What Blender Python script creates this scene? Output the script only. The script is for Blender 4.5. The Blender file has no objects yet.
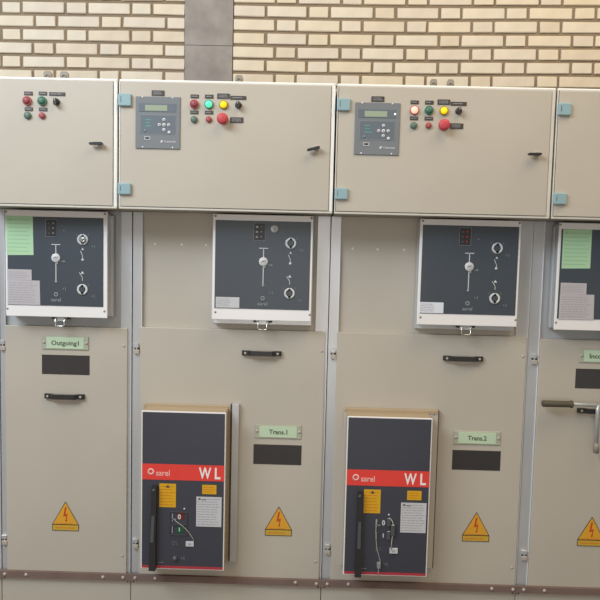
import bpy, bmesh, math, random
from mathutils import Vector, Matrix
random.seed(7)
S = bpy.context.scene
COL = S.collection

# ------------------------------------------------------------------ camera
cam_data = bpy.data.cameras.new('camera')
cam = bpy.data.objects.new('camera', cam_data)
COL.objects.link(cam)
cam_data.sensor_fit = 'HORIZONTAL'
cam_data.sensor_width = 36.0
cam_data.lens = 650.58 / 600.0 * 36.0
cam_data.clip_start = 0.05
PITCH, YAW, ROLL = math.radians(4.2357), math.radians(-0.7489), math.radians(-1.3813)
fwd = Vector((math.sin(YAW) * math.cos(PITCH), math.cos(YAW) * math.cos(PITCH), -math.sin(PITCH)))
r0 = Vector((math.cos(YAW), -math.sin(YAW), 0.0))
d0 = fwd.cross(r0)
right = math.cos(ROLL) * r0 + math.sin(ROLL) * d0
down = -math.sin(ROLL) * r0 + math.cos(ROLL) * d0
M3 = Matrix((right, -down, -fwd)).transposed()
cam.matrix_world = Matrix.Translation((0.67196, -2.27099, 1.62264)) @ M3.to_4x4()
S.camera = cam

# ------------------------------------------------------------------ light and exposure
S.view_settings.view_transform = 'Standard'
S.view_settings.look = 'None'
S.view_settings.gamma = 1.0
S.view_settings.use_curve_mapping = False
S.view_settings.exposure = 0.0

world = bpy.data.worlds.new('hall_daylight')
S.world = world
world.use_nodes = True
wb = world.node_tree.nodes['Background']
wb.inputs['Color'].default_value = (0.93, 0.88, 0.80, 1)
wb.inputs['Strength'].default_value = 0.33


def area_light(name, loc, target, sx, sy, power, color):
    ld = bpy.data.lights.new(name, 'AREA')
    ld.shape = 'RECTANGLE'
    ld.size, ld.size_y = sx, sy
    ld.energy = power
    ld.color = color
    o = bpy.data.objects.new(name, ld)
    o.location = loc
    o.rotation_euler = (Vector(target) - Vector(loc)).to_track_quat('-Z', 'Y').to_euler()
    COL.objects.link(o)
    return o


area_light('high_window_daylight', (-1.9, -2.3, 3.9), (0.2, 0.4, 1.9), 2.6, 1.3, 146, (0.80, 0.90, 1.0))
area_light('warm_fill_right', (2.2, -1.0, 4.3), (1.6, 0.5, 2.0), 3.0, 1.2, 60, (1.0, 0.79, 0.50))  # unseen fill lamp, added to warm the right-hand side
area_light('doorway_daylight', (0.3, -6.2, 1.25), (0.3, 0.2, 1.3), 2.0, 2.3, 40, (1.0, 0.95, 0.88))


# ------------------------------------------------------------------ materials
def mat(name, col, rough=0.5, metal=0.0, var=0.0, scale=6.0, emit=0.0, emit_col=None, spec=0.5,
        bump=0.0, stretch=(1, 1, 1), col2=None, coat=0.0, detail=4.0):
    m = bpy.data.materials.new(name)
    m.use_nodes = True
    nt = m.node_tree
    b = nt.nodes['Principled BSDF']
    b.inputs['Base Color'].default_value = (*col, 1)
    b.inputs['Roughness'].default_value = rough
    b.inputs['Metallic'].default_value = metal
    b.inputs['Specular IOR Level'].default_value = spec
    b.inputs['Coat Weight'].default_value = coat
    tc = nt.nodes.new('ShaderNodeTexCoord')
    mp = nt.nodes.new('ShaderNodeMapping')
    mp.inputs['Scale'].default_value = stretch
    nz = nt.nodes.new('ShaderNodeTexNoise')
    nz.inputs['Scale'].default_value = scale
    nz.inputs['Detail'].default_value = detail
    nt.links.new(tc.outputs['Object'], mp.inputs['Vector'])
    nt.links.new(mp.outputs['Vector'], nz.inputs['Vector'])
    if var > 0 or col2:
        mix = nt.nodes.new('ShaderNodeMix')
        mix.data_type = 'RGBA'
        c2 = col2 if col2 else tuple(max(0, c * (1 - var)) for c in col)
        mix.inputs[6].default_value = (*col, 1)
        mix.inputs[7].default_value = (*c2, 1)
        rp = nt.nodes.new('ShaderNodeValToRGB')
        rp.color_ramp.elements[0].position = 0.35
        rp.color_ramp.elements[1].position = 0.68
        nt.links.new(nz.outputs['Fac'], rp.inputs['Fac'])
        nt.links.new(rp.outputs['Color'], mix.inputs[0])
        nt.links.new(mix.outputs[2], b.inputs['Base Color'])
    if bump > 0:
        bp = nt.nodes.new('ShaderNodeBump')
        bp.inputs['Strength'].default_value = bump
        bp.inputs['Distance'].default_value = 0.002
        nt.links.new(nz.outputs['Fac'], bp.inputs['Height'])
        nt.links.new(bp.outputs['Normal'], b.inputs['Normal'])
    if emit > 0:
        b.inputs['Emission Color'].default_value = (*(emit_col or col), 1)
        b.inputs['Emission Strength'].default_value = emit
    return m


def C(r, g, b):
    f = lambda v: ((v / 255 + 0.055) / 1.055) ** 2.4 if v > 10 else v / 255 / 12.92
    return (f(r), f(g), f(b))


M = {
    'paint': mat('beige_enamel_paint', C(195, 186, 172), 0.45, var=0.07, scale=2.3),
    'rim_highlight': mat('enamel_edge_highlight', C(246, 244, 238), 0.25, var=0.05, scale=5),  # near-white rim colour holds the highlight along the box edges
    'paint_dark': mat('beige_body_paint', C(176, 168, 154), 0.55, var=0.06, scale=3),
    'wl_body': mat('warm_beige_breaker_housing', C(180, 160, 130), 0.5, var=0.05, scale=5),
    'steel': mat('galvanised_steel', C(206, 206, 207), 0.33, metal=0.4, var=0.14, scale=7, stretch=(1, 1, .35)),
    'steel_lip': mat('bright_folded_steel_edge', C(236, 238, 242), 0.28, metal=0.2),
    'steel_sheet': mat('grey_sheet_steel', C(184, 186, 188), 0.42, metal=0.2, var=0.12, scale=5),
    'chrome': mat('plated_metal', C(210, 210, 208), 0.2, metal=0.9),
    'bezel': mat('white_bezel_enamel', C(244, 240, 238), 0.3, var=0.03, scale=5),
    'panel_black': mat('hazed_black_mechanism_face', C(66, 74, 83), 0.4, var=0.08, scale=4, spec=0.6),  # black lifted so the glare haze sits in the base colour
    'wl_black': mat('hazed_black_breaker_face', C(64, 65, 76), 0.4, var=0.1, scale=3, spec=0.6),  # glare haze mixed into the breaker black
    'black': mat('hazed_black_plastic', C(48, 46, 46), 0.42, var=0.1, scale=12),  # also lightened to imitate haze
    'dark_window': mat('dark_viewing_glass', C(62, 58, 58), 0.2, var=0.1, scale=4, spec=0.7),
    'white_print': mat('white_screen_print', C(212, 212, 212), 0.5),
    'grey_print': mat('grey_screen_print', C(140, 143, 147), 0.5),
    'plate_ink': mat('green_grey_ink', C(92, 98, 84), 0.6),
    'tag_black': mat('brown_black_tag', C(72, 64, 58), 0.5),
    'rim_dim': mat('less_lit_enamel_edge', C(214, 208, 196), 0.4),  # less lit copy of the rim enamel, highlight left out
    'type_white': mat('white_band_lettering', C(246, 240, 236), 0.6, spec=0.2),
    'ink': mat('dark_ink', C(62, 60, 60), 0.6),
    'ink_soft': mat('faded_grey_ink', C(170, 166, 168), 0.7),
    'ink_green': mat('faded_green_ink', C(156, 198, 154), 0.7),
    'ink_orange': mat('orange_ink', C(214, 128, 30), 0.6),
    'red_paint': mat('signal_red_band', C(238, 68, 58), 0.45, var=0.05, scale=8),
    'foot_red': mat('dark_red_foot_line', C(182, 54, 66), 0.45),
    'red_print': mat('pale_pink_print', C(246, 190, 182), 0.5),
    'yellow': mat('yellow_label', C(226, 172, 22), 0.5, var=0.04, scale=10),
    'yellow_sign': mat('amber_sign_face', C(228, 166, 50), 0.45, var=0.05, scale=20),
    'sign_base': mat('ochre_sign_strip', C(206, 168, 60), 0.45),
    'sign_red': mat('red_orange_bolt', C(198, 72, 24), 0.5),
    'white_label': mat('white_label_paper', C(206, 205, 208), 0.5, var=0.03, scale=12),
    'pale_label': mat('lilac_grey_paper', C(192, 186, 190), 0.6, var=0.05, scale=12),
    'bright_label': mat('bright_foil_label', C(226, 228, 236), 0.4),
    'green_paper': mat('pale_green_paper', C(182, 218, 176), 0.65, var=0.04, scale=10),
    'nameplate': mat('pale_green_nameplate', C(196, 216, 184), 0.45),
    'acrylic': mat('grey_green_acrylic_holder', C(178, 178, 160), 0.3),
    'relay': mat('grey_relay_face', C(122, 126, 130), 0.5, var=0.03, scale=15),
    'relay_dark': mat('blue_grey_relay_inset', C(102, 111, 120), 0.45),
    'relay_line': mat('pale_grey_outline', C(140, 146, 150), 0.5),
    'lcd': mat('lcd_green_grey', C(160, 172, 148), 0.25),
    'teal_print': mat('teal_print', C(86, 176, 164), 0.5),
    'hinge_blue': mat('pale_blue_plastic', C(146, 176, 182), 0.4, var=0.04, scale=20),
    'lens_red': mat('dull_red_lens', C(152, 76, 80), 0.4, spec=0.4),
    'lens_green': mat('dull_green_lens', C(78, 120, 104), 0.4, spec=0.4),
    'btn_green': mat('grey_green_button', C(96, 118, 106), 0.5),
    'btn_red': mat('red_button', C(168, 82, 84), 0.5),
    'estop': mat('red_mushroom_head', C(198, 72, 78), 0.5),
    'lit_green': mat('lit_green_lens', C(90, 220, 170), 0.3, emit=0.75, emit_col=C(90, 235, 180)),
    'lit_yellow': mat('lit_yellow_lens', C(240, 210, 30), 0.3, emit=0.6, emit_col=C(250, 215, 20)),
    'lit_red': mat('lit_red_lens', C(250, 170, 150), 0.3, emit=0.9, emit_col=C(255, 190, 170)),
    'lit_led': mat('lit_white_led', C(235, 240, 235), 0.3, emit=1.2),
    'red_led': mat('red_led', C(190, 60, 62), 0.4, emit=0.12),
    'lamp_ring_red': mat('red_lamp_collar', C(186, 104, 104), 0.35),
    'lamp_ring_green': mat('green_lamp_collar', C(78, 134, 112), 0.4),
    'lamp_ring_yellow': mat('olive_lamp_collar', C(168, 136, 34), 0.35),
    'win_red': mat('red_position_window', C(112, 40, 38), 0.3),
    'win_green': mat('green_position_window', C(38, 84, 62), 0.3),
    'clear_grey': mat('smoky_clear_cover', C(84, 86, 90), 0.15, spec=0.8),
    'wire': mat('pale_seal_wire', C(190, 184, 172), 0.4),
    'rail': mat('brown_painted_bar', C(128, 106, 97), 0.75, var=0.18, scale=9, detail=6),
    'grip': mat('olive_black_rubber_grip', C(84, 76, 60), 0.6, var=0.1, scale=30),
    'bolt': mat('zinc_bolt', C(190, 180, 170), 0.5, metal=0.2),
    'lug': mat('weathered_lug', C(150, 142, 130), 0.6),
    'mortar': mat('brown_sand_mortar', C(142, 125, 104), 0.95, var=0.14, scale=18, bump=0.6),
    'concrete': mat('grey_plastered_concrete', C(158, 151, 146), 0.9, var=0.12, scale=9, bump=0.7, col2=C(136, 129, 124), detail=8.0),
    'floor': mat('grey_screed_floor', C(120, 112, 102), 0.7, var=0.15, scale=3),
    'wall': mat('hidden_wall_render', C(188, 176, 156), 0.9, var=0.1, scale=3),
}
BR = [mat('cream_brick', C(224, 213, 195), 0.85, var=0.10, scale=14, bump=0.4),
      mat('warm_cream_brick', C(225, 212, 190), 0.85, var=0.10, scale=12, bump=0.4),
      mat('buff_brick', C(220, 206, 185), 0.85, var=0.12, scale=13, bump=0.4),
      mat('pinkish_cream_brick', C(220, 208, 191), 0.85, var=0.10, scale=12, bump=0.4),
      mat('yellow_buff_brick', C(223, 209, 184), 0.85, var=0.10, scale=12, bump=0.4)]


# ------------------------------------------------------------------ mesh helpers
class MB:
    def __init__(self):
        self.bm = bmesh.new()

    def _add(self, tmp):
        me = bpy.data.meshes.new('tmp')
        tmp.to_mesh(me)
        tmp.free()
        self.bm.from_mesh(me)
        bpy.data.meshes.remove(me)
        return self

    def box(self, x0, x1, y0, y1, z0, z1, bev=0.0, seg=1):
        t = bmesh.new()
        bmesh.ops.create_cube(t, size=1.0)
        for v in t.verts:
            v.co = Vector(((x0 + x1) / 2 + v.co.x * (x1 - x0), (y0 + y1) / 2 + v.co.y * (y1 - y0),
                           (z0 + z1) / 2 + v.co.z * (z1 - z0)))
        if bev:
            bmesh.ops.bevel(t, geom=t.edges[:], offset=bev, segments=seg, affect='EDGES', profile=0.5)
        return self._add(t)

    def prism(self, pts, y0, y1):
        """front-view outline (x, z) given depth from y0 to y1"""
        t = bmesh.new()
        a = [t.verts.new((p[0], y0, p[1])) for p in pts]
        b = [t.verts.new((p[0], y1, p[1])) for p in pts]
        t.faces.new(a)
        t.faces.new(b[::-1])
        n = len(pts)
        for i in range(n):
            t.faces.new((a[i], b[i], b[(i + 1) % n], a[(i + 1) % n]))
        bmesh.ops.recalc_face_normals(t, faces=t.faces[:])
        return self._add(t)

    def slab(self, pts, z0, z1):
        """plan-view outline (x, y) given height from z0 to z1"""
        t = bmesh.new()
        a = [t.verts.new((p[0], p[1], z0)) for p in pts]
        b = [t.verts.new((p[0], p[1], z1)) for p in pts]
        t.faces.new(a)
        t.faces.new(b[::-1])
        n = len(pts)
        for i in range(n):
            t.faces.new((a[i], b[i], b[(i + 1) % n], a[(i + 1) % n]))
        bmesh.ops.recalc_face_normals(t, faces=t.faces[:])
        return self._add(t)

    def lathe(self, cx, cz, prof, n=28):
        """rings around an axis along y; prof = [(radius, y)...] from front to back"""
        t = bmesh.new()
        rings = []
        for r, y in prof:
            if r < 1e-6:
                rings.append([t.verts.new((cx, y, cz))])
            else:
                rings.append([t.verts.new((cx + r * math.cos(2 * math.pi * k / n), y,
                                           cz + r * math.sin(2 * math.pi * k / n))) for k in range(n)])
        for A, B in zip(rings, rings[1:]):
            for k in range(n):
                k2 = (k + 1) % n
                if len(A) == 1 and len(B) > 1:
                    t.faces.new((A[0], B[k2], B[k]))
                elif len(B) == 1 and len(A) > 1:
                    t.faces.new((A[k], A[k2], B[0]))
                elif len(A) > 1:
                    t.faces.new((A[k], A[k2], B[k2], B[k]))
        bmesh.ops.recalc_face_normals(t, faces=t.faces[:])
        for f in t.faces:
            f.smooth = True
        return self._add(t)

    def disc(self, cx, cz, r, y0, y1, n=24, rnd=0.0):
        if rnd:
            return self.lathe(cx, cz, [(0, y0), (r - rnd, y0), (r, y0 + rnd), (r, y1), (0, y1)], n)
        return self.lathe(cx, cz, [(0, y0), (r, y0), (r, y0 + 1e-4), (r, y1), (0, y1)], n)

    def ring(self, cx, cz, ro, ri, y0, y1, n=28):
        return self.lathe(cx, cz, [(ri, y1), (ri, y0), (ro, y0), (ro, y1), (ri, y1)], n)

    def tube(self, pts, r, n=8):
        t = bmesh.new()
        pts = [Vector(p) for p in pts]
        prev = None
        for i, p in enumerate(pts):
            d = (pts[min(i + 1, len(pts) - 1)] - pts[max(i - 1, 0)]).normalized()
            u = d.cross(Vector((0.13, 1, 0.21))).normalized()
            w = d.cross(u)
            rr = r[i] if isinstance(r, (list, tuple)) else r
            cur = [t.verts.new(p + rr * (u * math.cos(2 * math.pi * k / n) + w * math.sin(2 * math.pi * k / n)))
                   for k in range(n)]
            if prev:
                for k in range(n):
                    t.faces.new((prev[k], prev[(k + 1) % n], cur[(k + 1) % n], cur[k]))
            else:
                t.faces.new(cur[::-1])
            prev = cur
        t.faces.new(prev)
        bmesh.ops.recalc_face_normals(t, faces=t.faces[:])
        for f in t.faces:
            f.smooth = True
        return self._add(t)

    def line(self, x0, z0, x1, z1, w, y0, y1):
        d = Vector((x1 - x0, z1 - z0)).normalized()
        nx, nz = -d.y * w / 2, d.x * w / 2
        return self.prism([(x0 + nx, z0 + nz), (x1 + nx, z1 + nz), (x1 - nx, z1 - nz), (x0 - nx, z0 - nz)], y0, y1)

    def frame(self, x0, x1, z0, z1, w, y0, y1):
        self.box(x0, x1, y0, y1, z1 - w, z1)
        self.box(x0, x1, y0, y1, z0, z0 + w)
        self.box(x0, x0 + w, y0, y1, z0 + w, z1 - w)
        return self.box(x1 - w, x1, y0, y1, z0 + w, z1 - w)

    def pseudo(self, x0, x1, z0, z1, rows, y0, y1, fill=0.5, words=True):
        """rows of word-sized strokes too small to read"""
        rh = (z1 - z0) / rows
        for i in range(rows):
            zb = z1 - (i + 1) * rh + rh * (1 - fill) / 2
            x = x0
            end = x0 + (x1 - x0) * random.uniform(0.8, 1.0)
            while x < end - 0.002:
                w = min(random.uniform(0.05, 0.2) * (x1 - x0), end - x) if words else end - x
                self.box(x, x + w, y0, y1, zb, zb + rh * fill)
                x += w + 0.03 * (x1 - x0)
        return self

    def text(self, s, x, z, h, y0, y1, width=None, bold=0.0, align='CENTER', cz=True, shear=0.0):
        """solid lettering of cap height h, centred on (x, z), front face at y0"""
        cu = bpy.data.curves.new('t', 'FONT')
        cu.body = s
        cu.size = 1.0
        cu.offset = bold
        cu.resolution_u = 3
        cu.shear = shear
        o = bpy.data.objects.new('t', cu)
        COL.objects.link(o)
        bpy.context.view_layer.update()
        dg = bpy.context.evaluated_depsgraph_get()
        me = bpy.data.meshes.new_from_object(o.evaluated_get(dg))
        xs = [v.co.x for v in me.vertices]
        xa, xb = min(xs), max(xs)
        k = h / 0.69
        kx = width / (xb - xa) if width else k
        t = bmesh.new()
        t.from_mesh(me)
        for f in t.faces:
            f.smooth = False
        bpy.data.objects.remove(o)
        bpy.data.curves.remove(cu)
        bpy.data.meshes.remove(me)
        off = {'CENTER': -(xa + xb) / 2, 'LEFT': -xa, 'RIGHT': -xb}[align]
        for v in t.verts:
            v.co = Vector((x + (v.co.x + off) * kx, y1, z + (v.co.y - 0.345) * k))
        bmesh.ops.recalc_face_normals(t, faces=t.faces[:])
        res = bmesh.ops.extrude_face_region(t, geom=t.faces[:])
        for g in res['geom']:
            if isinstance(g, bmesh.types.BMVert):
                g.co.y = y0
        bmesh.ops.recalc_face_normals(t, faces=t.faces[:])
        return self._add(t)

    def build(self, name, m, parent=None, label=None, smooth=False):
        me = bpy.data.meshes.new(name)
        self.bm.to_mesh(me)
        self.bm.free()
        me.materials.append(M[m] if isinstance(m, str) else m)
        o = bpy.data.objects.new(name, me)
        COL.objects.link(o)
        if parent:
            o.parent = parent
        if label:
            o['label'] = label
        return o


def thing(name, label, cat, loc=(0, 0, 0), group=None, kind=None):
    o = bpy.data.objects.new(name, None)
    o.empty_display_size = 0.05
    COL.objects.link(o)
    o.location = loc
    o['label'] = label
    o['category'] = cat
    if group:
        o['group'] = group
    if kind:
        o['kind'] = kind
    return o


def offset_children(root, v):
    """bring part meshes modelled in bay coordinates into the root's own frame"""
    for ch in root.children_recursive:
        if ch.type == 'MESH':
            ch.data.transform(Matrix.Translation(v))


YD, YP, YW = 0.1427, 0.0879, 0.0526          # depths of the lower doors, mechanism faces, breaker faces
BAY = {0: -1.25, 1: -0.5, 2: 0.0, 3: 0.75, 4: 1.5}
WID = {0: 0.75, 1: 0.5, 2: 0.75, 3: 0.75, 4: 0.5}
LO = {0: -1.25, 1: -0.4885, 2: 0.0125, 3: 0.748, 4: 1.4930, 5: 2.0}     # lower cubicle boundaries
WHO = {1: 'far left', 2: 'centre-left', 3: 'centre-right', 4: 'far right'}
PLATE = {1: 'Outgoing1', 2: 'Trans.1', 3: 'Trans.2', 4: 'Incoming'}

# ------------------------------------------------------------------ room shell
fl = MB().box(-3.5, 4.5, -3.2, 1.35, -0.1, 0.0).build('floor', 'floor')
fl['kind'] = 'structure'
Y0 = 1.0


def course_bend(x):
    """course heights bent along x to imitate lens distortion"""
    P = [(-1.4, -.005), (-.86, -.0025), (-.14, .001), (.6, 0.0), (1.28, .006), (1.76, .0155), (2.4, .025)]
    for (a, p), (b, q) in zip(P, P[1:]):
        if x <= b:
            return p + (q - p) * (x - a) / (b - a)
    return P[-1][1]


wall = MB().box(-3.5, 4.5, Y0 + 0.006, Y0 + 0.25, 0.0, 3.6).build('wall_back', 'mortar')
wall['kind'] = 'structure'
colm = MB().box(0.0345, 0.2680, Y0 - 0.004, Y0 + 0.05, 0.0, 2.6202, 0.0012)
colm.box(0.0335, 0.2690, Y0 - 0.006, Y0 + 0.05, 2.6210, 3.6, 0.0012)
colm = colm.build('trim_1', 'concrete')
colm['kind'] = 'structure'

PITCHZ, ZTOP, BH, J = 0.0652, 2.8217, 0.0502, 0.0138
left_even = [-0.8741 - 0.3235, -0.7725 - 0.3215, -0.8741, -0.7737, -0.5556, -0.4471, -0.2330, -0.1297]
left_odd = [-0.7180 - 0.3270 * 2 + 0.11, -0.7180 - 0.3270, -0.9300, -0.7180, -0.6090, -0.3920, -0.2860, -0.0690]
right_even = [0.4300, 0.6345, 0.7405, 0.9560, 1.0620, 1.2768, 1.3820, 1.5968, 1.7050, 1.9240, 2.0325, 2.2480, 2.3550]
right_odd = [0.4773, 0.5815, 0.7960, 0.9005, 1.1140, 1.2190, 1.4345, 1.5405, 1.7580, 1.8670, 2.0830, 2.1900]
even_l = sorted(left_even)
odd_l = sorted([-1.3700, -1.2600, -1.0450, -0.9360, -0.7180, -0.6090, -0.3920, -0.2860, -0.0690])
brick_cache = {}


def brick(w, h, seed):
    b = bmesh.new()
    bmesh.ops.create_cube(b, size=1.0)
    for v in b.verts:
        v.co = Vector((v.co.x * w, v.co.y * 0.05, v.co.z * h))
    bmesh.ops.bevel(b, geom=b.edges[:], offset=0.0028, segments=1, affect='EDGES')
    rr = random.Random(seed)
    for v in b.verts:
        v.co += Vector((rr.uniform(-1, 1) * 0.0010, 0, rr.uniform(-1, 1) * 0.0010))
    me = bpy.data.meshes.new('brick')
    b.to_mesh(me)
    b.free()
    return me


far = [MB() for _ in BR]


def extend(run, x_end, step=.3218):
    """carry the stretcher-and-header rhythm on beyond the stretch seen in the photograph"""
    run = sorted(run)
    while x_end > run[-1]:
        run.append(run[-2] + step)
    while x_end < run[0]:
        run.insert(0, run[1] - step)
    return run


for k in range(-9, 9):
    zt = ZTOP - k * PITCHZ + 0.0003
    even = (k % 2 == 0)
    run_l = even_l if even else (odd_l if k != 1 else sorted([v + .010 for v in odd_l]))
    runs = [extend(run_l, -3.3) + [0.0345 + J * 0.35], [0.2680 - J * 0.2] + extend(right_even if even else right_odd, 4.3)]
    for run in runs:
        for a, b in zip(run, run[1:]):
            a2, b2 = a + J / 2 + random.uniform(-.001, .001), b - J / 2 + random.uniform(-.001, .001)
            w = round(b2 - a2, 3)
            key = (w, random.randint(0, 3))
            if key not in brick_cache:
                brick_cache[key] = [brick(w, BH, len(brick_cache)), None]
            xm = (a2 + b2) / 2
            mi = random.choices(range(5), weights=[5, 4, 3, 3, 2 if xm > 0.3 else 0.5])[0]
            if k < -2 or k > 6 or xm < -1.15 or xm > 2.2:
                zc = zt - PITCHZ / 2 + course_bend(xm)
                far[mi].box(a2, b2, Y0 - .002, Y0 + .045, zc - BH / 2, zc + BH / 2)
                continue
            me = brick_cache[key][0]
            if me.materials:
                pass
            else:
                me.materials.append(BR[0])
            o = bpy.data.objects.new('brick', me)
            COL.objects.link(o)
            o.parent = wall
            o.material_slots[0].link = 'OBJECT'
            o.material_slots[0].material = BR[mi]
            o.location = (xm, Y0 + 0.025 - 0.002 + random.uniform(-.0015, .0015),
                          zt - PITCHZ / 2 + course_bend(xm) + random.uniform(-.0007, .0007))
            o.rotation_euler = (0, -math.atan((course_bend(xm + .05) - course_bend(xm - .05)) / .1) + random.uniform(-.004, .004), 0)


for i, fm in enumerate(far):
    fo = fm.build('brickwork', BR[i], wall)
    fo['kind'] = 'stuff'

# ------------------------------------------------------------------ fittings shared by the bays
def tag_plate(par, x0, x1, z0, z1, rows=1):
    t = MB().box(x0, x1, -0.0022, 0.0, z0, z1, 0.0004).build('tag_plate', 'tag_black', par)
    pw = (x1 - x0) * 0.12
    ph = (z1 - z0) * (0.30 if rows == 1 else 0.16)
    MB().pseudo(x0 + pw, x1 - pw, z0 + ph, z1 - ph, rows, -0.0027, -0.0021, 0.7 if rows == 1 else 0.5) \
        .build('lettering', 'grey_print', t)
    return t


def pilot_lamp(par, x, z, r, lens, ring, label):
    o = MB().lathe(x, z, [(0, -.0145), (r * .35, -.0142), (r * .6, -.0125), (r * .74, -.0095), (r * .78, -.005),
                          (r * .78, 0)]).build('pilot_lamp', lens, par, label)
    MB().lathe(x, z, [(r * .78, -.007), (r * .84, -.0085), (r * .96, -.0075), (r, -.004), (r, 0)]).build('collar', ring, o)
    return o


def push_button(par, x, z, r, m, label):
    o = MB().disc(x, z, r * .82, -.0085, 0, rnd=.0015).build('push_button', m, par, label)
    MB().ring(x, z, r, r * .82, -.006, 0).build('collar', m, o)


def tag_set(par, dx=0.0, full=True):
    pass


def relay(par, bay):
    """grey protection relay face let into the control door"""
    o = MB().box(.0635, .2175, -.004, 0.0, 1.9625, 2.1388, .0012).build('protection_relay', 'relay', par)
    y = -.0043
    MB().box(.0756, .2035, y - .0007, -.003, 2.0875, 2.1155, .0003).build('display_surround', 'relay_dark', o)
    MB().box(.0966, .1734, y - .0015, -.003, 2.0905, 2.1100, .0003).build('display', 'lcd', o)
    MB().box(.0800, .2014, y - .0004, -.003, 2.0130, 2.0768).build('keypad_panel', 'relay_dark', o)
    MB().frame(.0800, .2014, 2.0130, 2.0768, .0012, y - .0007, -.003).build('outline', 'relay_line', o)
    kb = 'white_print'
    for kx, kz, kr in [(.1622, 2.0612, .0056), (.1464, 2.0437, .0056), (.1622, 2.0437, .0062), (.1786, 2.0437, .0056),
                       (.1622, 2.0272, .0056), (.1802, 2.0190, .0054)]:
        MB().disc(kx, kz, kr, y - .0028, -.003, 16, rnd=.0008).build('key', kb, o)
        if (kx, kz) != (.1802, 2.0190):
            MB().disc(kx, kz, kr * .38, y - .0031, y - .002, 10).build('key_mark', 'relay_dark', o)
    g = MB()
    for gz, gw in ((2.0605, .020), (2.0500, .019), (2.0388, .024)):
        g.pseudo(.0985, .0985 + gw, gz - .0018, gz + .0018, 1, y - .0009, -.003, .9)
    g.build('function_text', 'teal_print', o)
    MB().disc(.0972, 2.0235, .0036, y - .002, -.003, 12).build('indicator', 'relay_line', o)
    p = MB()
    p.frame(.0950, .1150, 1.9925, 2.0035, .0018, y - .0012, -.003)
    p.build('serial_port_outline', 'white_print', o)
    MB().box(.0990, .1110, y - .0006, -.003, 1.9955, 2.0010).build('serial_port', 'ink', o)
    MB().prism([(.1490, 1.9838), (.1560, 1.9838), (.1600, 1.9918), (.1530, 1.9918)], y - .0008, -.003) \
        .text('Cewatek', .1640, 1.9878, .0072, y - .0008, -.003, width=.0400, bold=.01, align='LEFT') \
        .build('maker_mark', 'white_print', o)
    for sx, sz in ((.0870, 2.1360), (.1905, 2.1355), (.0885, 1.9675), (.1925, 1.9675)):
        MB().lathe(sx, sz, [(0, y - .0015), (.0020, y - .0012), (.0027, y), (.0027, -.003)], 12).build('screw', 'bezel', o)
    if bay == 3:
        MB().disc(.2000, 2.1010, .0032, y - .002, -.003, 12).build('led', 'lit_led', o, 'lit white status light')
    else:
        MB().pseudo(.181, .196, 2.0925, 2.0945, 1, y - .0012, -.003).build('small_text', 'relay_line', o)
    tag_plate(par, .1180, .1622, 2.1425, 2.1603, 2)


def lock_handle(par, x, z, ang):
    o = MB().lathe(x, z, [(0, -.010), (.0075, -.010), (.0095, -.006), (.0095, 0)], 20).build('lock_handle', 'chrome', par)
    c, s = math.cos(ang), math.sin(ang)

    def R(px, pz):
        return (x + px * c - pz * s, z + px * s + pz * c)
    MB().prism([R(.012, .0045), R(.006, .0060), R(-.006, .0055), R(-.031, .0038), R(-.034, 0), R(-.031, -.0040),
                R(-.006, -.0040), R(.006, -.0035), R(.012, -.0005)], -.022, -.011) \
        .tube([(x, -.012, z), (x, -.004, z)], .0045).build('lever', 'black', o)


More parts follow.
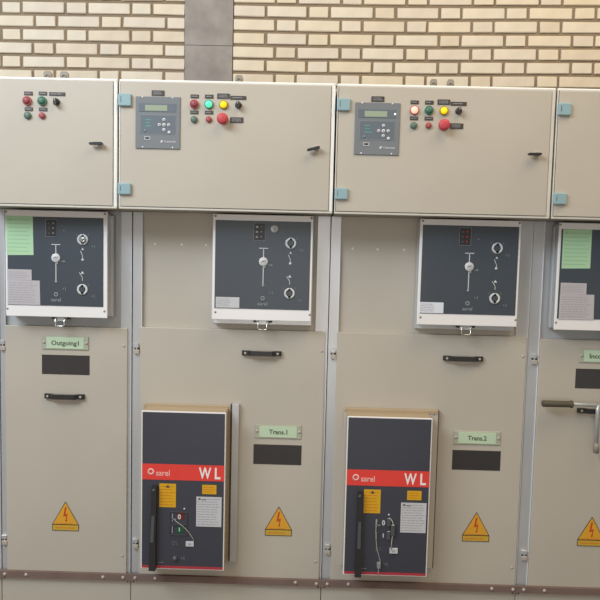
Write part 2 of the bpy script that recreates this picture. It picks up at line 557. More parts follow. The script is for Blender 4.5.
def control_box(bay):
    X, W = BAY[bay], WID[bay]
    lab = {1: 'beige control box topping the Outgoing1 cubicle, with no relay fitted',
           2: 'beige control box over Trans.1 cubicle, its green and yellow lamps lit',
           3: 'beige control box over Trans.2 cubicle, its red and yellow lamps lit',
           4: 'beige control box at far right edge, showing only bare door and blue hinges'}[bay]
    t = thing('control_box', lab, 'control box', (X, 0, 1.757), 'control boxes along the top of the switchgear')
    z0, z1 = 1.7570, 2.2000
    xr = W - .0035 + (.006 if bay == 1 else 0) * 0
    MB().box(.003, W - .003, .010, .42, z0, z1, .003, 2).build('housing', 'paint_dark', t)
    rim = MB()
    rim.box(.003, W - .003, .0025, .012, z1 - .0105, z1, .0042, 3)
    rim.build('rim', 'rim_highlight', t)
    MB().box(.003, W - .003, .0025, .012, z0, z0 + .0080, .0022, 2).build('rim', 'rim_dim', t)
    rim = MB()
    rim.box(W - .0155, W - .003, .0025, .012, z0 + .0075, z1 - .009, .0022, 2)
    MB().box(.003, .0075, .0025, .012, z0 + .0075, z1 - .009, .0015, 1).build('rim', 'rim_highlight' if bay < 3 else 'rim_dim', t)  # side rims of the left bays take the painted-highlight copy
    rim.build('rim', 'rim_highlight' if bay < 3 else 'rim_dim', t)
    MB().box(.0090, W - .0170, 0.0, .010, z0 + .0092, z1 - .0108, .0012).build('door', 'paint', t)
    # blue hinge covers
    if bay != 1:
        for za, zb in ((2.1065, 2.1480), (1.8060, 1.8450)):
            h = MB().box(.0030, .0480, -.011, 0.0, za, zb, .003, 2).build('hinge_cover', 'hinge_blue', t)
            MB().box(.0125, .0140, -.0116, -.010, za + .012, zb - .010).build('slot', 'ink', h)
    else:
        pass
    if bay in (2, 3):
        g_lit = bay == 2
        pilot_lamp(t, .2655, 2.1162, .0158, 'lens_red' if g_lit else 'lit_red', 'lamp_ring_red',
                   'unlit dark red pilot lamp' if g_lit else 'lit red pilot lamp glowing pinkish white')
        pilot_lamp(t, .3155, 2.1167, .0155, 'lit_green' if g_lit else 'lens_green', 'lamp_ring_green',
                   'lit green pilot lamp' if g_lit else 'unlit green pilot lamp')
        pilot_lamp(t, .3660, 2.1162, .0150, 'lit_yellow', 'lamp_ring_yellow', 'lit yellow pilot lamp')
        push_button(t, .2652, 2.0645, .0118, 'btn_green', 'grey-green push button')
        push_button(t, .3156, 2.0657, .0105, 'btn_red', 'small red push button')
        e = MB().lathe(.3655, 2.0655, [(0, -.034), (.010, -.0335), (.016, -.031), (.0190, -.027), (.0195, -.023),
                                       (.0175, -.020), (.010, -.018), (.010, 0)]).build('emergency_stop_button', 'estop', t)
        MB().ring(.3655, 2.0655, .0150, .0098, -.004, 0).build('collar', 'lamp_ring_red', e)
        tags = [(.2520, .2800, 2.1372, 2.1492, 1), (.3013, .3303, 2.1372, 2.1498, 1), (.3435, .3865, 2.1370, 2.1545, 2),
                (.3887, .4430, 2.1350, 2.1475, 1), (.2515, .2795, 2.0835, 2.0952, 1), (.3015, .3305, 2.0838, 2.0955, 1),
                (.3890, .4345, 2.0570, 2.0755, 2)]
        sx, lx, lz, la = .4165, .6880, 1.9740, math.radians(12 if bay == 2 else -2)
        relay(t, bay)
    elif bay == 1:
        pilot_lamp(t, .1873, 2.1178, .0158, 'lens_red', 'lamp_ring_red', 'unlit dull red pilot lamp')
        pilot_lamp(t, .2390, 2.1182, .0158, 'lens_green', 'lamp_ring_green', 'unlit dull green pilot lamp')
        push_button(t, .1887, 2.0684, .0125, 'btn_green', 'grey-green push button')
        push_button(t, .2387, 2.0690, .0110, 'btn_red', 'small red push button')
        tags = [(.1765, .2055, 2.1372, 2.1497, 1), (.2267, .2553, 2.1382, 2.1502, 1), (.2630, .3183, 2.1375, 2.1492, 1),
                (.1778, .2058, 2.0842, 2.0966, 1), (.2274, .2560, 2.0846, 2.0966, 1)]
        sx, lx, lz, la = .2885, .4400, 1.9755, 0.0
    else:
        tags = []
        sx = None
        lx, lz, la = .4400, 1.9755, 0.0
    for a in tags:
        tag_plate(t, *a)
    if sx:
        s = MB().lathe(sx, 2.1160, [(0, -.008), (.009, -.008), (.0115, -.005), (.0115, 0)], 24).build('selector_switch', 'black', t)
        c, q = math.cos(.5), math.sin(.5)
        MB().prism([(sx - .004, 2.1265), (sx + .004, 2.1265), (sx + .0058, 2.112), (sx + .004, 2.1035), (sx - .004, 2.1035),
                    (sx - .0058, 2.112)], -.020, -.008).build('knob', 'black', s)
        MB().box(sx - .0008, sx + .0008, -.0206, -.019, 2.118, 2.1262).build('pointer', 'white_print', s)
    lock_handle(t, lx, lz, la)
    for xa, xb in {1: [(.2041, .2330), (.2636, .2924)], 2: [(.3915, .4190)], 3: [(.3348, .3595), (.3945, .4195)], 4: []}[bay]:
        lu = MB()
        w = xb - xa
        lu.prism([(xa, 2.1995), (xa, 2.238), (xa + w * .18, 2.2455), (xa + w * .82, 2.2455), (xb, 2.238), (xb, 2.1995)], .095, .105)
        lu.box(xa - .003, xb + .003, .080, .120, 2.1990, 2.2040, .001)
        lu.lathe(xa + w * .5, 2.226, [(.0065, .092), (.009, .092), (.009, .095)], 16)
        lu.build('lifting_lug', 'lug', t)
    sh = {2: (-.0015, .0022), 3: (.0015, -.0022)}.get(bay)
    if sh:                                    # door fittings shifted per bay to fit their image coordinates
        for ch in t.children:
            if ch.name.split('.')[0] in ('pilot_lamp', 'push_button', 'emergency_stop_button', 'tag_plate', 'selector_switch',
                                         'protection_relay', 'lock_handle'):
                for m in [ch] + list(ch.children_recursive):
                    m.data.transform(Matrix.Translation((sh[0], 0, sh[1])))
    offset_children(t, Vector((0, 0, -1.757)))
    return t


def mech_face(t, dx, dz, bay):
    """printed mimic, ports and indicator block on the charcoal face"""
    y = YP - .0022

    def X(v): return v + dx
    def Z(v): return v + dz
    ix = {1: 0.0005, 2: 0.0, 3: -.0025, 4: 0.0005}[bay]
    o = MB().box(X(.4680 + ix), X(.5105 + ix), y - .001, y + .002, Z(1.6596), Z(1.7230)).build('indicator_block', 'black', t)
    fr = MB().frame(X(.4680 + ix), X(.5105 + ix), Z(1.6596), Z(1.7230), .0012, y - .0016, y - .0008)
    fr.build('block_outline', 'grey_print', o)
    for i in range(3):
        zz = Z(1.7090 - i * .0180)
        MB().box(X(.4760 + ix), X(.4840 + ix), y - .0016, y - .0006, zz - .0035, zz + .0025).build('led_window', 'clear_grey', o)
        m = 'red_led' if bay == 3 else 'grey_print'
        MB().disc(X(.4960 + ix), zz, .0034, y - .0022, y, 12).build('led', m, o)
    m = MB()
    m.box(X(.4890), X(.5215), y - .0006, y + .001, Z(1.6308), Z(1.6336))
    m.box(X(.5038), X(.5068), y - .0006, y + .001, Z(1.4985), Z(1.6320))
    m.disc(X(.5053), Z(1.4985), .0040, y - .0006, y + .001, 16)
    m.build('mimic_line', 'white_print', t)
    k = MB().disc(X(.5055), Z(1.5840), .0162, y - .004, y + .001, 24, rnd=.001).build('position_indicator', 'white_print', t)
    MB().line(X(.498), Z(1.580), X(.504), Z(1.588), .0016, y - .0046, y - .0038) \
        .line(X(.504), Z(1.588), X(.507), Z(1.582), .0016, y - .0046, y - .0038) \
        .line(X(.507), Z(1.582), X(.513), Z(1.589), .0016, y - .0046, y - .0038).build('switch_symbol', 'ink', k)
    MB().box(X(.5065), X(.5140), y - .0025, y + .001, Z(1.5610), Z(1.5725)) \
        .line(X(.514), Z(1.5725), X(.531), Z(1.572), .0018, y - .0008, y + .001) \
        .prism([(X(.529), Z(1.5718)), (X(.534), Z(1.5755)), (X(.5405), Z(1.5718)), (X(.534), Z(1.5685))], y - .0008, y + .001) \
        .build('earth_branch', 'grey_print', t)
    if bay in (2,):
        b = MB().lathe(X(.5428), Z(1.7032), [(0, y - .008), (.005, y - .008), (.006, y - .005), (.0125, y - .004), (.0135, y), (.0135, y + .001)], 24) \
            .build('test_button', 'white_print', t, 'round white button')
        MB().disc(X(.5428), Z(1.7032), .0035, y - .009, y - .007, 14).build('button_centre', 'grey_print', b)
    for i, (px, pz, pr) in enumerate(((.6035, 1.6525, .0200), (.6022, 1.4712, .0195))):
        r = MB().ring(X(px), Z(pz), pr, pr * .62, y - .003, y + .001).build('operating_port', 'white_print', t)
        if bay == 1 and i == 0:
            MB().disc(X(px), Z(pz), pr * .6, y - .003, y + .001).build('port_plug', 'grey_print', r)
            MB().ring(X(px + .004), Z(pz - .001), .0080, .0035, y - .009, y - .003).build('padlock', 'chrome', r)
        else:
            MB().disc(X(px), Z(pz), pr * .6, y - .001, y + .001).build('port_hole', 'ink', r)
            MB().prism([(X(px), Z(pz + pr * .97)), (X(px + pr * .52), Z(pz)), (X(px), Z(pz - pr * .97)), (X(px - pr * .52), Z(pz))],
                       y - .0036, y - .002).build('slot', 'panel_black', r)
        MB().prism([(X(px - pr * .34), Z(pz + pr * .50)), (X(px - pr * .14), Z(pz + pr * .86)), (X(px + pr * .14), Z(pz + pr * .86)),
                    (X(px + pr * .34), Z(pz + pr * .50))], y - .0036, y - .002) \
            .prism([(X(px - pr * .34), Z(pz - pr * .50)), (X(px - pr * .14), Z(pz - pr * .86)), (X(px + pr * .14), Z(pz - pr * .86)),
                    (X(px + pr * .34), Z(pz - pr * .50))], y - .0036, y - .002) \
            .build('port_notch', 'panel_black', r)
        tk = MB()
        for s in (-1, 1):
            tk.line(X(px + s * .020), Z(pz + .022), X(px + s * .0235), Z(pz + .014), .0010, y - .0006, y + .001)
        tk.build('port_tick', 'grey_print', r)
        q = MB()
        q.prism([(X(px + .033), Z(pz - .021)), (X(px + .037), Z(pz - .024)), (X(px + .033), Z(pz - .027))], y - .0006, y + .001)
        q.box(X(px + .042), X(px + .0435), y - .0006, y + .001, Z(pz - .030), Z(pz - .019))
        q.build('port_mark', 'grey_print', r)
    # the two small switch symbols between the ports
    s = MB()
    s.prism([(X(.5985), Z(1.6150)), (X(.6030), Z(1.6230)), (X(.6075), Z(1.6150))], y - .0006, y + .001)
    s.line(X(.5950), Z(1.6110), X(.6030), Z(1.5930), .0020, y - .0006, y + .001)
    s.box(X(.6020), X(.6040), y - .0006, y + .001, Z(1.5830), Z(1.5940))
    s.disc(X(.6030), Z(1.5795), .0050, y - .0006, y + .001, 16)
    s.prism([(X(.5960), Z(1.5285)), (X(.6020), Z(1.5385)), (X(.6080), Z(1.5285))], y - .0006, y + .001)
    s.line(X(.5905), Z(1.5330), X(.6020), Z(1.5150), .0020, y - .0006, y + .001)
    s.box(X(.6010), X(.6030), y - .0006, y + .001, Z(1.5030), Z(1.5160))
    s.build('switch_diagram', 'white_print', t)
    q = MB()
    q.prism([(X(.530), Z(1.475)), (X(.534), Z(1.472)), (X(.530), Z(1.469))], y - .0006, y + .001)
    q.box(X(.539), X(.5405), y - .0006, y + .001, Z(1.465), Z(1.478))
    q.build('step_mark', 'grey_print', t)
    if bay in (1, 3, 4):
        q = MB()
        q.prism([(X(.5330), Z(1.6860)), (X(.5380), Z(1.6830)), (X(.5330), Z(1.6800))], y - .0006, y + .001)
        q.box(X(.5240), X(.5290), y - .0006, y + .001, Z(1.6985), Z(1.7000))
        q.build('step_mark', 'grey_print', t)
    lg = MB().ring(X(.5053), Z(1.4505), .0082, .0042, y - .0006, y + .001, 20)
    lg.text('sarel', X(.5050), Z(1.4315), .0125, y - .0006, y + .001, width=.036, bold=.015)
    lg.build('maker_mark', 'grey_print', t)


def mechanism_box(bay):
    wide = bay in (1, 4)
    lab = {1: 'charcoal-faced mechanism box above the Outgoing1 door, green sheet and two papers on it',
           2: 'charcoal-faced mechanism box above the Trans.1 door, with a round white button',
           3: 'charcoal-faced mechanism box above the Trans.2 door, with red indicator lights',
           4: 'partly seen charcoal mechanism box at far right edge, holding a green sheet'}[bay]
    t = thing('mechanism_box', lab, 'panel', (BAY[bay], YD, 1.35), 'mechanism boxes above the cubicle doors')
    if wide:
        x0, x1, z0, z1 = .0645, .4372, 1.3630, 1.7497
        kx0, kx1, kz0, kz1 = .0728, .4228, 1.4043, 1.7268
        dx, dz = -.2550, -.0045
    else:
        x0, x1, z0, z1 = .3188, .6808, 1.3695, 1.7520
        kx0, kx1, kz0, kz1 = .3282, .6728, 1.4110, 1.7303
        dx, dz = (0.0, 0.0) if bay == 2 else (-.0075, 0.0)
        h = .0015 if bay == 2 else -.0015
        x0, x1, kx0, kx1 = x0 + h, x1 + h, kx0 + h, kx1 + h
    yb = YD + .010
    MB().box(x0 + .002, x1 - .002, YP + .006, yb, z0 + .002, z1 - .002, .007, 3).build('case', 'steel', t)
    MB().box(x0 - .001, x1 + (.009 if wide else .004), YD - .012, yb, z0 - (.0 if wide else .021), z1 - .01, .003, 1) \
        .build('back_flange', 'steel', t)
    MB().box(x0, x1, YP, YP + .008, z0, z1, .0018, 2).build('bezel', 'bezel', t)
    MB().box(kx0, kx1, YP - .0018, YP + .002, kz0, kz1, .0004).build('face_plate', 'panel_black', t)
    for sx, sz in ((x0 + .009 if not wide else x0 + .004, z1 - .0075), (x1 - .0065 if not wide else x1 - .009, z1 - .0075),
                   (x0 + .013 if not wide else x0 + .006, z0 + .0265), (x1 - .0045 if not wide else x1 - .010, z0 + .0255)):
        MB().lathe(sx, sz, [(0, YP - .0014), (.0030, YP - .0014), (.0042, YP - .0004), (.0042, YP + .001)], 14).build('screw', 'lug', t)
    mech_face(t, dx, dz, bay)
    cx = {1: .2610, 2: .5055, 3: .4985, 4: .2800}[bay]
    # latch under the box
    la = MB().box(cx - .022, cx + .022, YP + .010, YP + .022, z0 - .0165, z0 + .004, .001).build('latch', 'steel', t)
    for s in (-1, 1):
        MB().box(cx + s * .028 - .006, cx + s * .028 + .006, YP + .012, YP + .028, z0 - .009, z0 + .003, .001).build('latch_ear', 'black', la)
    MB().tube([(cx - .0165, YP + .006, z0 - .002), (cx - .0165, YP + .004, z0 - .030), (cx - .0130, YP + .004, z0 - .034),
               (cx + .0130, YP + .004, z0 - .034), (cx + .0165, YP + .004, z0 - .030), (cx + .0165, YP + .006, z0 - .002)], .0026) \
        .build('clasp', 'chrome', la)
    if not wide:
        a, b, c, d = (.3345, .4206, 1.4135, 1.4522) if bay == 2 else (.3250, .4115, 1.4130, 1.4520)
        l = MB().box(a, b, YP - .0026, YP, c, d).build('rating_label', 'bright_label' if bay == 3 else 'white_label', t)
        MB().pseudo(a + .003, b - .03, c + .004, d - .004, 5, YP - .0029, YP - .0025, .35).build('printing', 'ink_soft', l)
    offset_children(t, Vector((0, -YD, -1.35)))


def cubicle(bay):
    xa, xb = LO[bay] - BAY[bay], LO[bay + 1] - BAY[bay]
    W = xb
    wide = bay in (2, 3)
    lab = {0: 'beige switchgear cubicle cut off at the left edge of the row',
           1: 'narrow beige switchgear cubicle with nameplate Outgoing1, leftmost in view',
           2: 'wide beige switchgear cubicle whose breaker has one curved seal wire, nameplate Trans.1',
           3: 'second wide beige switchgear cubicle, right of the middle, breaker hung with padlock, nameplate Trans.2',
           4: 'beige switchgear cubicle at the right edge with a lever on its handle'}[bay]
    t = thing('switchgear_cubicle', lab, 'cubicle', (BAY[bay], YD, 0), 'switchgear cubicles in a row')
    xa += .0012
    xb -= .0012
    zt = 1.7565
    dz1 = 1.3278 if wide or bay == 0 else 1.3215
    dz0 = .3700
    MB().box(xa + .002, xb - .002, YD + .022, .86, 0.02, zt - .002, .002).build('body', 'paint_dark', t)
    # galvanised side strips with their bright folded lips
    ls = {0: .038, 1: .036, 2: .0508, 3: .0360, 4: .0355}[bay]
    rs = {0: .70, 1: .4690 if True else 0, 2: .6995, 3: .6960, 4: .4600}[bay]
    for k, (p, q) in enumerate(((xa, ls), (rs, xb))):
        s = MB().box(p, q, YD + .006, YD + .024, .352, zt, .0012).build('side_strip', 'steel', t)
        lx = q - .0022 if k == 0 else q - .0020
        MB().box(lx, q, YD + .001, YD + .010, .352, zt, .0006).build('folded_lip', 'steel_lip', s)
    # recess behind the mechanism box
    rec = MB().box(ls, rs, YD + .014, YD + .022, dz1 - .03, zt, .0).build('recess_panel', 'paint' if wide else 'steel_sheet', t)
    if wide:
        for hx in {2: (.0939, .1944, .2854), 3: (.0816, .1738, .2723)}[bay]:
            MB().disc(hx, 1.6390, .0045, YD + .0128, YD + .016, 14, rnd=.001).build('plug', 'bezel', rec)
    # lower door
    dl = {0: .042, 1: .0340, 2: .0437, 3: .0328, 4: .0368}[bay]
    dr = {0: .738, 1: .4965, 2: .7385, 3: .7385, 4: .4965}[bay]
    door = MB().box(dl, dr, YD - .001, YD + .013, dz0, dz1, .0022, 2).build('door', 'paint', t)
    for sx, sz in ((dr - .0125, 1.2545), (dr - .0150, .4410)):
        MB().lathe(sx, sz, [(0, YD - .004), (.0030, YD - .004), (.0048, YD - .002), (.0048, YD)], 14).build('door_screw', 'bolt', door)
    # hinge clips on the left strip
    hx = (xa + dl) / 2 + .001
    for hz in (1.2450, .4900):
        h = MB().box(hx - .0090, hx + .0100, YD - .004, YD + .008, hz + .004, hz + .020, .0015).build('hinge', 'steel', t)
        MB().box(hx - .0080, hx + .0120, YD - .005, YD + .008, hz - .019, hz - .003, .0015) \
            .tube([(hx + .002, YD - .001, hz - .022), (hx + .002, YD - .001, hz + .022)], .0030).build('hinge_knuckle', 'bolt', h)
        MB().box(hx - .0070, hx + .0130, YD + .002, YD + .007, hz - .004, hz + .005).build('hinge_gap', 'ink', h)
    # dark viewing window
    if bay:
        wx0, wx1, wz0, wz1 = (.4780, .6600, .8165, .8930) if wide else (.1740, .3545, 1.1400, 1.2140)
        if bay == 3:
            wx0, wx1 = .4790, .6605
        MB().box(wx0, wx1, YD - .0022, YD, wz0, wz1, .0006).build('viewing_window', 'dark_window', t)
        # pull handle
        hx0, hx1, hz = (.4287, .5757, 1.2413) if wide else (.1864, .3366, 1.0578)
        h = MB()
        y = YD - .001
        prof = [(hx0, y), (hx0, y - .010), (hx0 + .006, y - .013), (hx0 + .022, y - .014), (hx0 + .034, y - .024), (hx1 - .034, y - .024),
                (hx1 - .022, y - .014), (hx1 - .006, y - .013), (hx1, y - .010), (hx1, y), (hx1 - .026, y), (hx1 - .038, y - .013),
                (hx0 + .038, y - .013), (hx0 + .026, y)]
        h.slab(prof, hz - .0088, hz + .0088)
        h = h.build('pull_handle', 'black', t)
        for sx in (hx0 + .013, hx1 - .013):
            MB().lathe(sx, hz, [(0, y - .0160), (.0028, y - .0158), (.0045, y - .0145), (.0045, y - .012)], 14).build('screw', 'bolt', h)
    # skirt below the bar
    sk = MB().box(xa, xb, YD + .003, YD + .022, .02, .3510, .0015).build('skirt_panel', 'paint', t)
    for sx in (xa + .010, xb - .010):
        MB().disc(sx, .3375, .0032, YD + .0018, YD + .004, 10).build('screw_hole', 'ink', sk)
    MB().box(xa + .02, xb - .02, YD + .04, .84, 0.0, .022).build('base_frame', 'ink', t)
    if bay:
        offset_children(t, Vector((0, -YD, 0)))
    else:
        offset_children(t, Vector((0, -YD, 0)))
    return t


def nameplate(bay):
    wide = bay in (2, 3)
    cx, cz = {1: (.2635, 1.2605), 2: (.5700, .9435), 3: (.5685, .9410), 4: (.2710, 1.2630)}[bay]
    t = thing('nameplate', {1: 'pale green nameplate reading Outgoing1, leftmost of the nameplates',
                            2: 'pale green nameplate reading Trans.1, left of the middle, above a dark window',
                            3: 'pale green nameplate reading Trans.2, right of the middle, above a dark window',
                            4: 'pale green nameplate cut off at the right edge, starting Inco'}[bay], 'nameplate', (BAY[bay] + cx, YD, cz), 'door nameplates')
    y = -.0015
    hold = MB().box(-.0880, .0880, y - .0030, 0 - .001, -.0265, .0265, .002, 1).build('holder', 'acrylic', t)
    MB().box(-.0705, .0705, y - .0042, y - .002, -.0215, .0215, .0004).build('card', 'nameplate', t)
    hb = {'Outgoing1': .104, 'Trans.1': .069, 'Trans.2': .071, 'Incoming': .096}[PLATE[bay]]
    MB().text(PLATE[bay], 0 if bay != 4 else -.003, .0, .0165, y - .0048, y - .0040, width=hb, bold=.022).build('lettering', 'plate_ink', t)
    for s in (-1, 1):
        MB().lathe(s * .0800, .001, [(0, y - .0075), (.0030, y - .007), (.0052, y - .0045), (.0052, y - .002)], 14).build('screw', 'bolt', t)


def warning_sign(bay):
    wide = bay in (2, 3)
    cx, z = {1: (.2620, .5340), 2: (.5792, .5390), 3: (.5800, .5395), 4: (.2660, .5345)}[bay]
    t = thing('warning_sign', {1: 'yellow high-voltage warning triangle on the leftmost door, under Outgoing1',
                             2: 'yellow warning triangle right of the breaker with the curved wire, Trans.1 door',
                             3: 'yellow warning triangle right of the breaker with the padlock, Trans.2 door',
                             4: 'yellow high-voltage warning triangle at the right edge of the row'}[bay], 'sign',
              (BAY[bay] + cx, YD - .001, z), 'high-voltage warning signs')
    a, h = .0500, .0245
    H = .1135
    MB().prism([(-a, h), (0, H), (a, h)], -.0012, 0.0).build('sign_face', 'yellow_sign', t)
    MB().prism([(-a, 0), (a, 0), (a, h), (-a, h)], -.0012, 0.0).build('caption_strip', 'sign_base', t)
    w = .0019
    MB().line(-a, h, 0, H, w, -.0018, -.001).line(a, h, 0, H, w, -.0018, -.001).line(-a, h, a, h, w, -.0018, -.001) \
        .frame(-a - w / 2, a + w / 2, 0, h, w, -.0018, -.001).build('border', 'ink', t)
    MB().prism([(-.0020, .0930), (.0040, .0930), (-.0005, .0640), (.0080, .0690), (.0045, .0420), (.0070, .0430), (.0018, .0330),
                (-.0018, .0420), (.0010, .0420), (.0030, .0580), (-.0085, .0560)], -.0018, -.001).build('lightning_bolt', 'sign_red', t)
    MB().pseudo(-.040, .040, .0075, .0155, 1, -.0016, -.001, .6) \
        .pseudo(-.036, .036, .0275, .0315, 1, -.0016, -.001, .6).build('caption_text', 'ink_orange', t)


def sheet(bay, kind):
    if kind == 'green':
        pts = {1: [(.0690, 1.7275), (.1665, 1.7275), (.1685, 1.5877), (.0700, 1.5854)],
               4: [(.0785, 1.7255), (.1808, 1.7270), (.1815, 1.5880), (.0793, 1.5855)]}[bay]
        m, nm, ink, lab, dk, rows = 'green_paper', 'green_notice_sheet', 'ink_green', 'pale green notice sheet taped on the %s mechanism box', 0, 9
        cat = 'notice'
    elif kind == 'small':
        pts = [(.0717, 1.5344), (.1610, 1.5344), (.1615, 1.4958), (.0720, 1.4950)] if bay == 1 else \
              [(.0795, 1.5345), (.1722, 1.5338), (.1725, 1.4940), (.0795, 1.4930)]
        m, nm, ink, lab, dk, rows, cat = 'pale_label', 'paper_label', 'ink_soft', 'small grey paper label on the %s mechanism box, above the larger one', .0004, 4, 'label'
    else:
        pts = [(.0724, 1.4950), (.1905, 1.4950), (.1920, 1.4057), (.0724, 1.4057)] if bay == 1 else \
              [(.0790, 1.4935), (.2020, 1.4935), (.2040, 1.4030), (.0785, 1.4030)]
        m, nm, ink, lab, dk, rows, cat = 'pale_label', 'instruction_label', 'ink_soft', 'larger grey instruction label at the foot of the %s mechanism box', 0, 9, 'label'
    who = {1: 'left-hand Outgoing1', 4: 'right-edge'}[bay]
    cx = sum(p[0] for p in pts) / 4
    cz = sum(p[1] for p in pts) / 4
    t = thing(nm, lab % who, cat, (BAY[bay] + cx, YP - .0018, cz))
    q = [(p[0] - cx, p[1] - cz) for p in pts]
    MB().prism(q, -.0008 - dk, .0).build('sheet', m, t)
    x0, x1 = q[0][0] + .006, q[1][0] - .006
    z0, z1 = q[2][1] + .006, q[0][1] - .006
    b = MB().pseudo(x0, x1, z0, z1, rows, -.0011 - dk, -.0006 - dk, .22 if kind == 'green' else .35, words=kind != 'green')
    if kind == 'green':
        b.box(x0 + .004, x0 + .012, -.0012, -.0006, z1 - .012, z1 - .004)
    b.build('printing', ink, t)


def breaker(bay):
    lab = {2: 'black-faced circuit breaker with red band on the Trans.1 door, one curved seal wire',
           3: 'black-faced circuit breaker with red band on the Trans.2 door, hung with padlock and wires'}[bay]
    t = thing('circuit_breaker', lab, 'circuit breaker', (BAY[bay] + .23, YD, .43), 'circuit breakers in the lower doors')
    x0, x1, z0, z1 = .0745, .3835, .4385, 1.0325
    if bay == 3:
        x0, x1 = .0740, .3825
    MB().box(x0 + .002, x1 - .001, YW + .004, YD - .001, z0 + .002, z1 - .001, .003, 1).build('housing', 'wl_body', t)
    if bay == 2:
        MB().box(.0640, .4080, YD - .012, YD - .001, z0 + .010, 1.0400, .002).build('back_flange', 'wl_body', t)
        MB().box(.3960, .4225, YD - .018, YD - .001, .4380, 1.0480, .0015, 1).build('side_cover', 'steel', t, 'grey steel side cover')
        MB().box(.3905, .3958, YD - .016, YD - .001, .4400, 1.0460, .0005).build('dark_gap_strip', 'ink', t, 'dark gap strip')  # dark of the gap put in as a solid strip
    else:
        MB().box(.0660, .4170, YD - .020, YD - .001, .4360, 1.0440, .002).build('back_flange', 'paint', t)
        MB().box(.0670, .4160, YD - .021, YD - .002, 1.0300, 1.0450, .001).build('top_lip', 'wl_body', t)
        MB().box(.4170, .4200, YD - .018, YD - .001, .4360, 1.0440).build('dark_gap_strip', 'ink', t, 'dark gap strip')  # gap at the flange edge drawn as a solid dark strip
        MB().disc(.4000, 1.0320, .004, YD - .0215, YD - .018, 12).build('rivet', 'lug', t)
    fr = MB().box(x0, x1, YW, YW + .006, z0, z1, .001).build('white_edge', 'bezel', t)
    y = YW - .0012
    b = .0042
    MB().box(x0 + b, x1 - b, y, YW + .001, z0 + b, z1 - b, .0003).build('front_panel', 'wl_black', t)
    band = MB().box(x0 + b, x1 - b, y - .0008, y + .001, .7775, .8365).build('red_band', 'red_paint', t)
    MB().text('W', .3095, .8068, .0400, y - .0014, y - .0006, width=.0450, bold=.022) \
        .text('L', .3560, .8068, .0400, y - .0014, y - .0006, width=.0210, bold=.022).build('type_lettering', 'type_white', band)
    MB().ring(.1110, .8070, .0125, .0062, y - .0014, y - .0006, 20) \
        .text('sarel', .1300, .8035, .0205, y - .0014, y - .0006, width=.0500, bold=.012, align='LEFT').build('maker_mark', 'red_print', band)
    MB().box(x0 + b, x1 - b, y - .0006, y + .001, z0 + b, z0 + .0135).build('red_foot_line', 'foot_red', t)

    def lbl(name, m, a, bb, c, d, rows, ink):
        l = MB().box(a, bb, y - .0010, y + .001, c, d).build(name, m, t)
        MB().pseudo(a + .004, bb - .004, c + .004, d - .004, rows, y - .0014, y - .0008, .28).build('printing', ink, l)
        return l
    l = lbl('yellow_label', 'yellow', .1425, .2035, .6750, .7635, 7, 'ink_orange')
    MB().prism([(.1660, .7490), (.1810, .7490), (.1735, .7600)], y - .0015, y - .0008).build('triangle_mark', 'ink', l)
    lbl('small_yellow_label', 'yellow', .3000, .3521, .7285, .7630, 3, 'ink_orange')
    l = lbl('rating_plate', 'white_label', .2790, .3720, .6057, .7180, 11, 'ink_soft')
    MB().prism([(.2860, .7070), (.2900, .7150), (.2960, .7070)], y - .0016, y - .0008).box(.2990, .3150, y - .0016, y - .0008, .7060, .7080) \
        .build('plate_mark', 'ink', l)
    # charging lever
    lx = .1265 if bay == 2 else .1270
    tp, bt = (.7570, .4390) if bay == 2 else (.7560, .4390)
    sl = -.004 if bay == 2 else .003
    lev = MB()
    lev.prism([(lx - .0085 - sl * -.2, tp), (lx + .0090, tp), (lx + .0105 + sl, bt), (lx - .0135 + sl, bt)], YW - .020, YW - .0005)
    lev = lev.build('charging_lever', 'black', t)
    g = MB()
    g.prism([(lx - .0055 + sl * .5, .6480), (lx + .0055 + sl * .4, .6480), (lx + .0045 + sl, .5480), (lx - .0085 + sl, .5480)], YW - .0230, YW - .018)
    g.build('grip_pad', 'clear_grey', lev)
    MB().disc(lx - .001, .7440, .0055, YW - .0225, YW - .018, 14, rnd=.001).build('pivot', 'clear_grey', lev)
    # position windows
    y2 = y - .0008
    if bay == 2:
        c = MB().frame(.1825, .2465, .6115, .6590, .0014, y2 - .003, y + .001).frame(.1825, .2465, .5715, .6080, .0014, y2 - .003, y + .001)
        c.build('window_frame', 'clear_grey', t)
    MB().box(.2085, .2350, y2 - .0004, y + .001, .6300, .6540).build('open_window', 'win_red' if bay == 2 else 'wl_black', t)
    MB().box(.2050, .2350, y2 - .0004, y + .001, .5780, .6040).build('closed_window', 'win_green' if bay == 2 else 'wl_black', t)
    MB().text('0', .2172, .6405, .0175, y2 - .0012, y2, width=.0115, bold=.03).build('zero_mark', 'white_print', t)
    MB().box(.2160, .2195, y2 - .0010, y2, .5850, .6000).build('one_mark', 'white_print', t)
    MB().box(.1900, .1945, y2 - .003, y + .001, .6230, .6520).box(.1900, .1940, y2 - .003, y + .001, .5780, .6040) \
        .box(.1900, .2060, y2 - .003, y + .001, .6290, .6320).build('indicator_flag', 'grey_print', t)
    MB().disc(.2355, .6712, .0032, y - .004, y + .001, 12, rnd=.0008).build('status_led', 'white_print', t)
    ic = MB().box(.1900, .2110, y2, y + .001, .5310, .5470).build('counter_window', 'clear_grey', t)
    MB().prism([(.1930, .5345), (.1975, .5345), (.1990, .5420), (.2020, .5345), (.2080, .5345), (.2080, .5365), (.1930, .5365)], y2 - .0008, y2) \
        .build('counter_mark', 'grey_print', ic)
    MB().lathe(.2022, .4820, [(0, y - .010), (.0070, y - .010), (.0092, y - .006), (.0095, y + .001)], 22).build('key_lock', 'clear_grey', t)
    MB().prism([(.2270, .4870), (.2310, .4835), (.2270, .4800)], y2, y + .001).box(.2350, .2366, y2, y + .001, .4765, .4890) \
        .build('step_mark', 'grey_print', t)
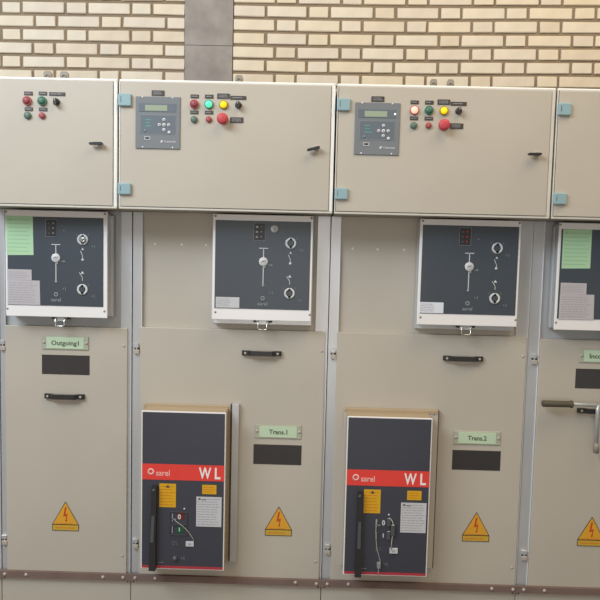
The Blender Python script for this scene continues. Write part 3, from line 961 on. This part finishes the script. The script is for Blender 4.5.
    MB().box(.1400, .1600, y2, y + .001, .4640, .4655).build('small_print', 'grey_print', t)
    yw = YW - .010
    if bay == 2:
        s = MB().tube([(.1970, y, .6300), (.2090, yw, .6240), (.2250, yw, .6132), (.2400, yw, .6005), (.2520, yw, .5880), (.2640, yw, .5720),
                       (.2720, yw, .5580), (.2725, y - .003, .5470)], .0011, 6).build('seal_wire', 'wire', t)
        tg = MB().box(.2420, .2718, y - .004, y + .0005, .5290, .5485, .001).build('seal_tag', 'white_label', t)
        MB().box(.2520, .2610, y - .0046, y - .0038, .5350, .5425).build('tag_mark', 'ink_soft', tg)
    else:
        MB().tube([(.1905, y, .6530), (.1890, yw, .6400), (.1895, yw, .6000), (.1930, yw, .5600), (.1945, yw, .5450), (.2000, yw, .5300),
                   (.2085, yw, .5000), (.2060, yw, .4850), (.2030, yw, .4600), (.2035, yw, .4420)], .0012, 6).build('seal_wire', 'wire', t)
        MB().tube([(.2400, y, .6600), (.2480, yw, .6500), (.2550, yw, .6300), (.2570, yw, .6180), (.2545, yw, .6050), (.2500, yw, .5900),
                   (.2480, yw, .5700), (.2475, yw, .5430)], .0017, 6).build('seal_wire', 'wire', t)
        MB().box(.2440, .2580, y - .014, y + .0005, .5960, .6380, .002).build('padlock_body', 'clear_grey', t)
        MB().box(.2290, .2430, y - .008, y + .0005, .6280, .6600, .002).build('clear_guard', 'clear_grey', t)
        MB().box(.2290, .2440, y - .008, y + .0005, .5780, .6120, .002).build('clear_guard', 'clear_grey', t)
        MB().box(.1980, .2110, y - .012, y + .0005, .4700, .4930, .002).build('small_padlock', 'grey_print', t)
        tg = MB().box(.2425, .2725, y - .006, y + .0005, .5265, .5465, .001).build('seal_tag', 'white_label', t)
        MB().box(.2520, .2620, y - .0066, y - .0058, .5330, .5400).build('tag_mark', 'ink_soft', tg)
    offset_children(t, Vector((-.23, -YD, -.43)))


# ------------------------------------------------------------------ build the row of switchgear
for b in (1, 2, 3, 4):
    control_box(b)
for b in (0, 1, 2, 3, 4):
    cubicle(b)
for b in (1, 2, 3, 4):
    mechanism_box(b)
for b in (2, 3):
    breaker(b)
for b in (1, 2, 3, 4):
    nameplate(b)
    warning_sign(b)
for b in (1, 4):
    for k in ('green', 'small', 'big'):
        sheet(b, k)

# brown bar along the foot of the doors
bar = thing('bonding_bar', 'long brown-painted metal bar bolted along the foot of all the doors', 'bar', (0, YD - .0130, .3600))
MB().box(-1.20, 1.98, 0.0, .0115, -.0128, .0125, .0004).build('flat_bar', 'rail', bar)
for b, xs in {1: (.0306, .1131, .4100, .4874), 2: (.0339, .1112, .6495, .7295), 3: (.0213, .1019, .6477, .7280), 4: (.0188, .0972, .4100)}.items():
    for x in xs:
        bz = random.uniform(-.0015, .0015)
        MB().lathe(BAY[b] + x, bz, [(0, -.0050), (.0036, -.0048), (.0048, -.0035), (.0050, -.0015), (.0066, -.0013), (.0066, .001)], 12) \
            .build('bolt', 'bolt', bar)

# operating lever hanging on the handle of the right-hand cubicle
lv = thing('operating_lever', 'steel operating lever with dark rubber grip, hung on the right-edge cubicle handle', 'lever', (1.511, .1080, 1.0780))
gy = 0.0
z = .0080
MB().tube([(.140, gy, z), (.150, gy, z), (.300, gy, z - .001)], [.0068, .0068, .0068], 14).tube(
    [(.2370, gy, z), (.2375, gy, -.02), (.2400, gy, -.150)], .0075, 12).build('rod', 'steel', lv)
MB().tube([(.0320, gy, z), (.0340, gy, z), (.0360, gy, z), (.1300, gy, z), (.1360, gy, z), (.1365, gy, z), (.1430, gy, z), (.1440, gy, z)],
          [.008, .0112, .0122, .0118, .0118, .0142, .0142, .009], 18).build('grip', 'grip', lv)
MB().tube([(.2395, gy, -.135), (.2400, gy, -.150), (.2405, gy, -.172)], [.0100, .0112, .0105], 6).build('socket_end', 'lug', lv)
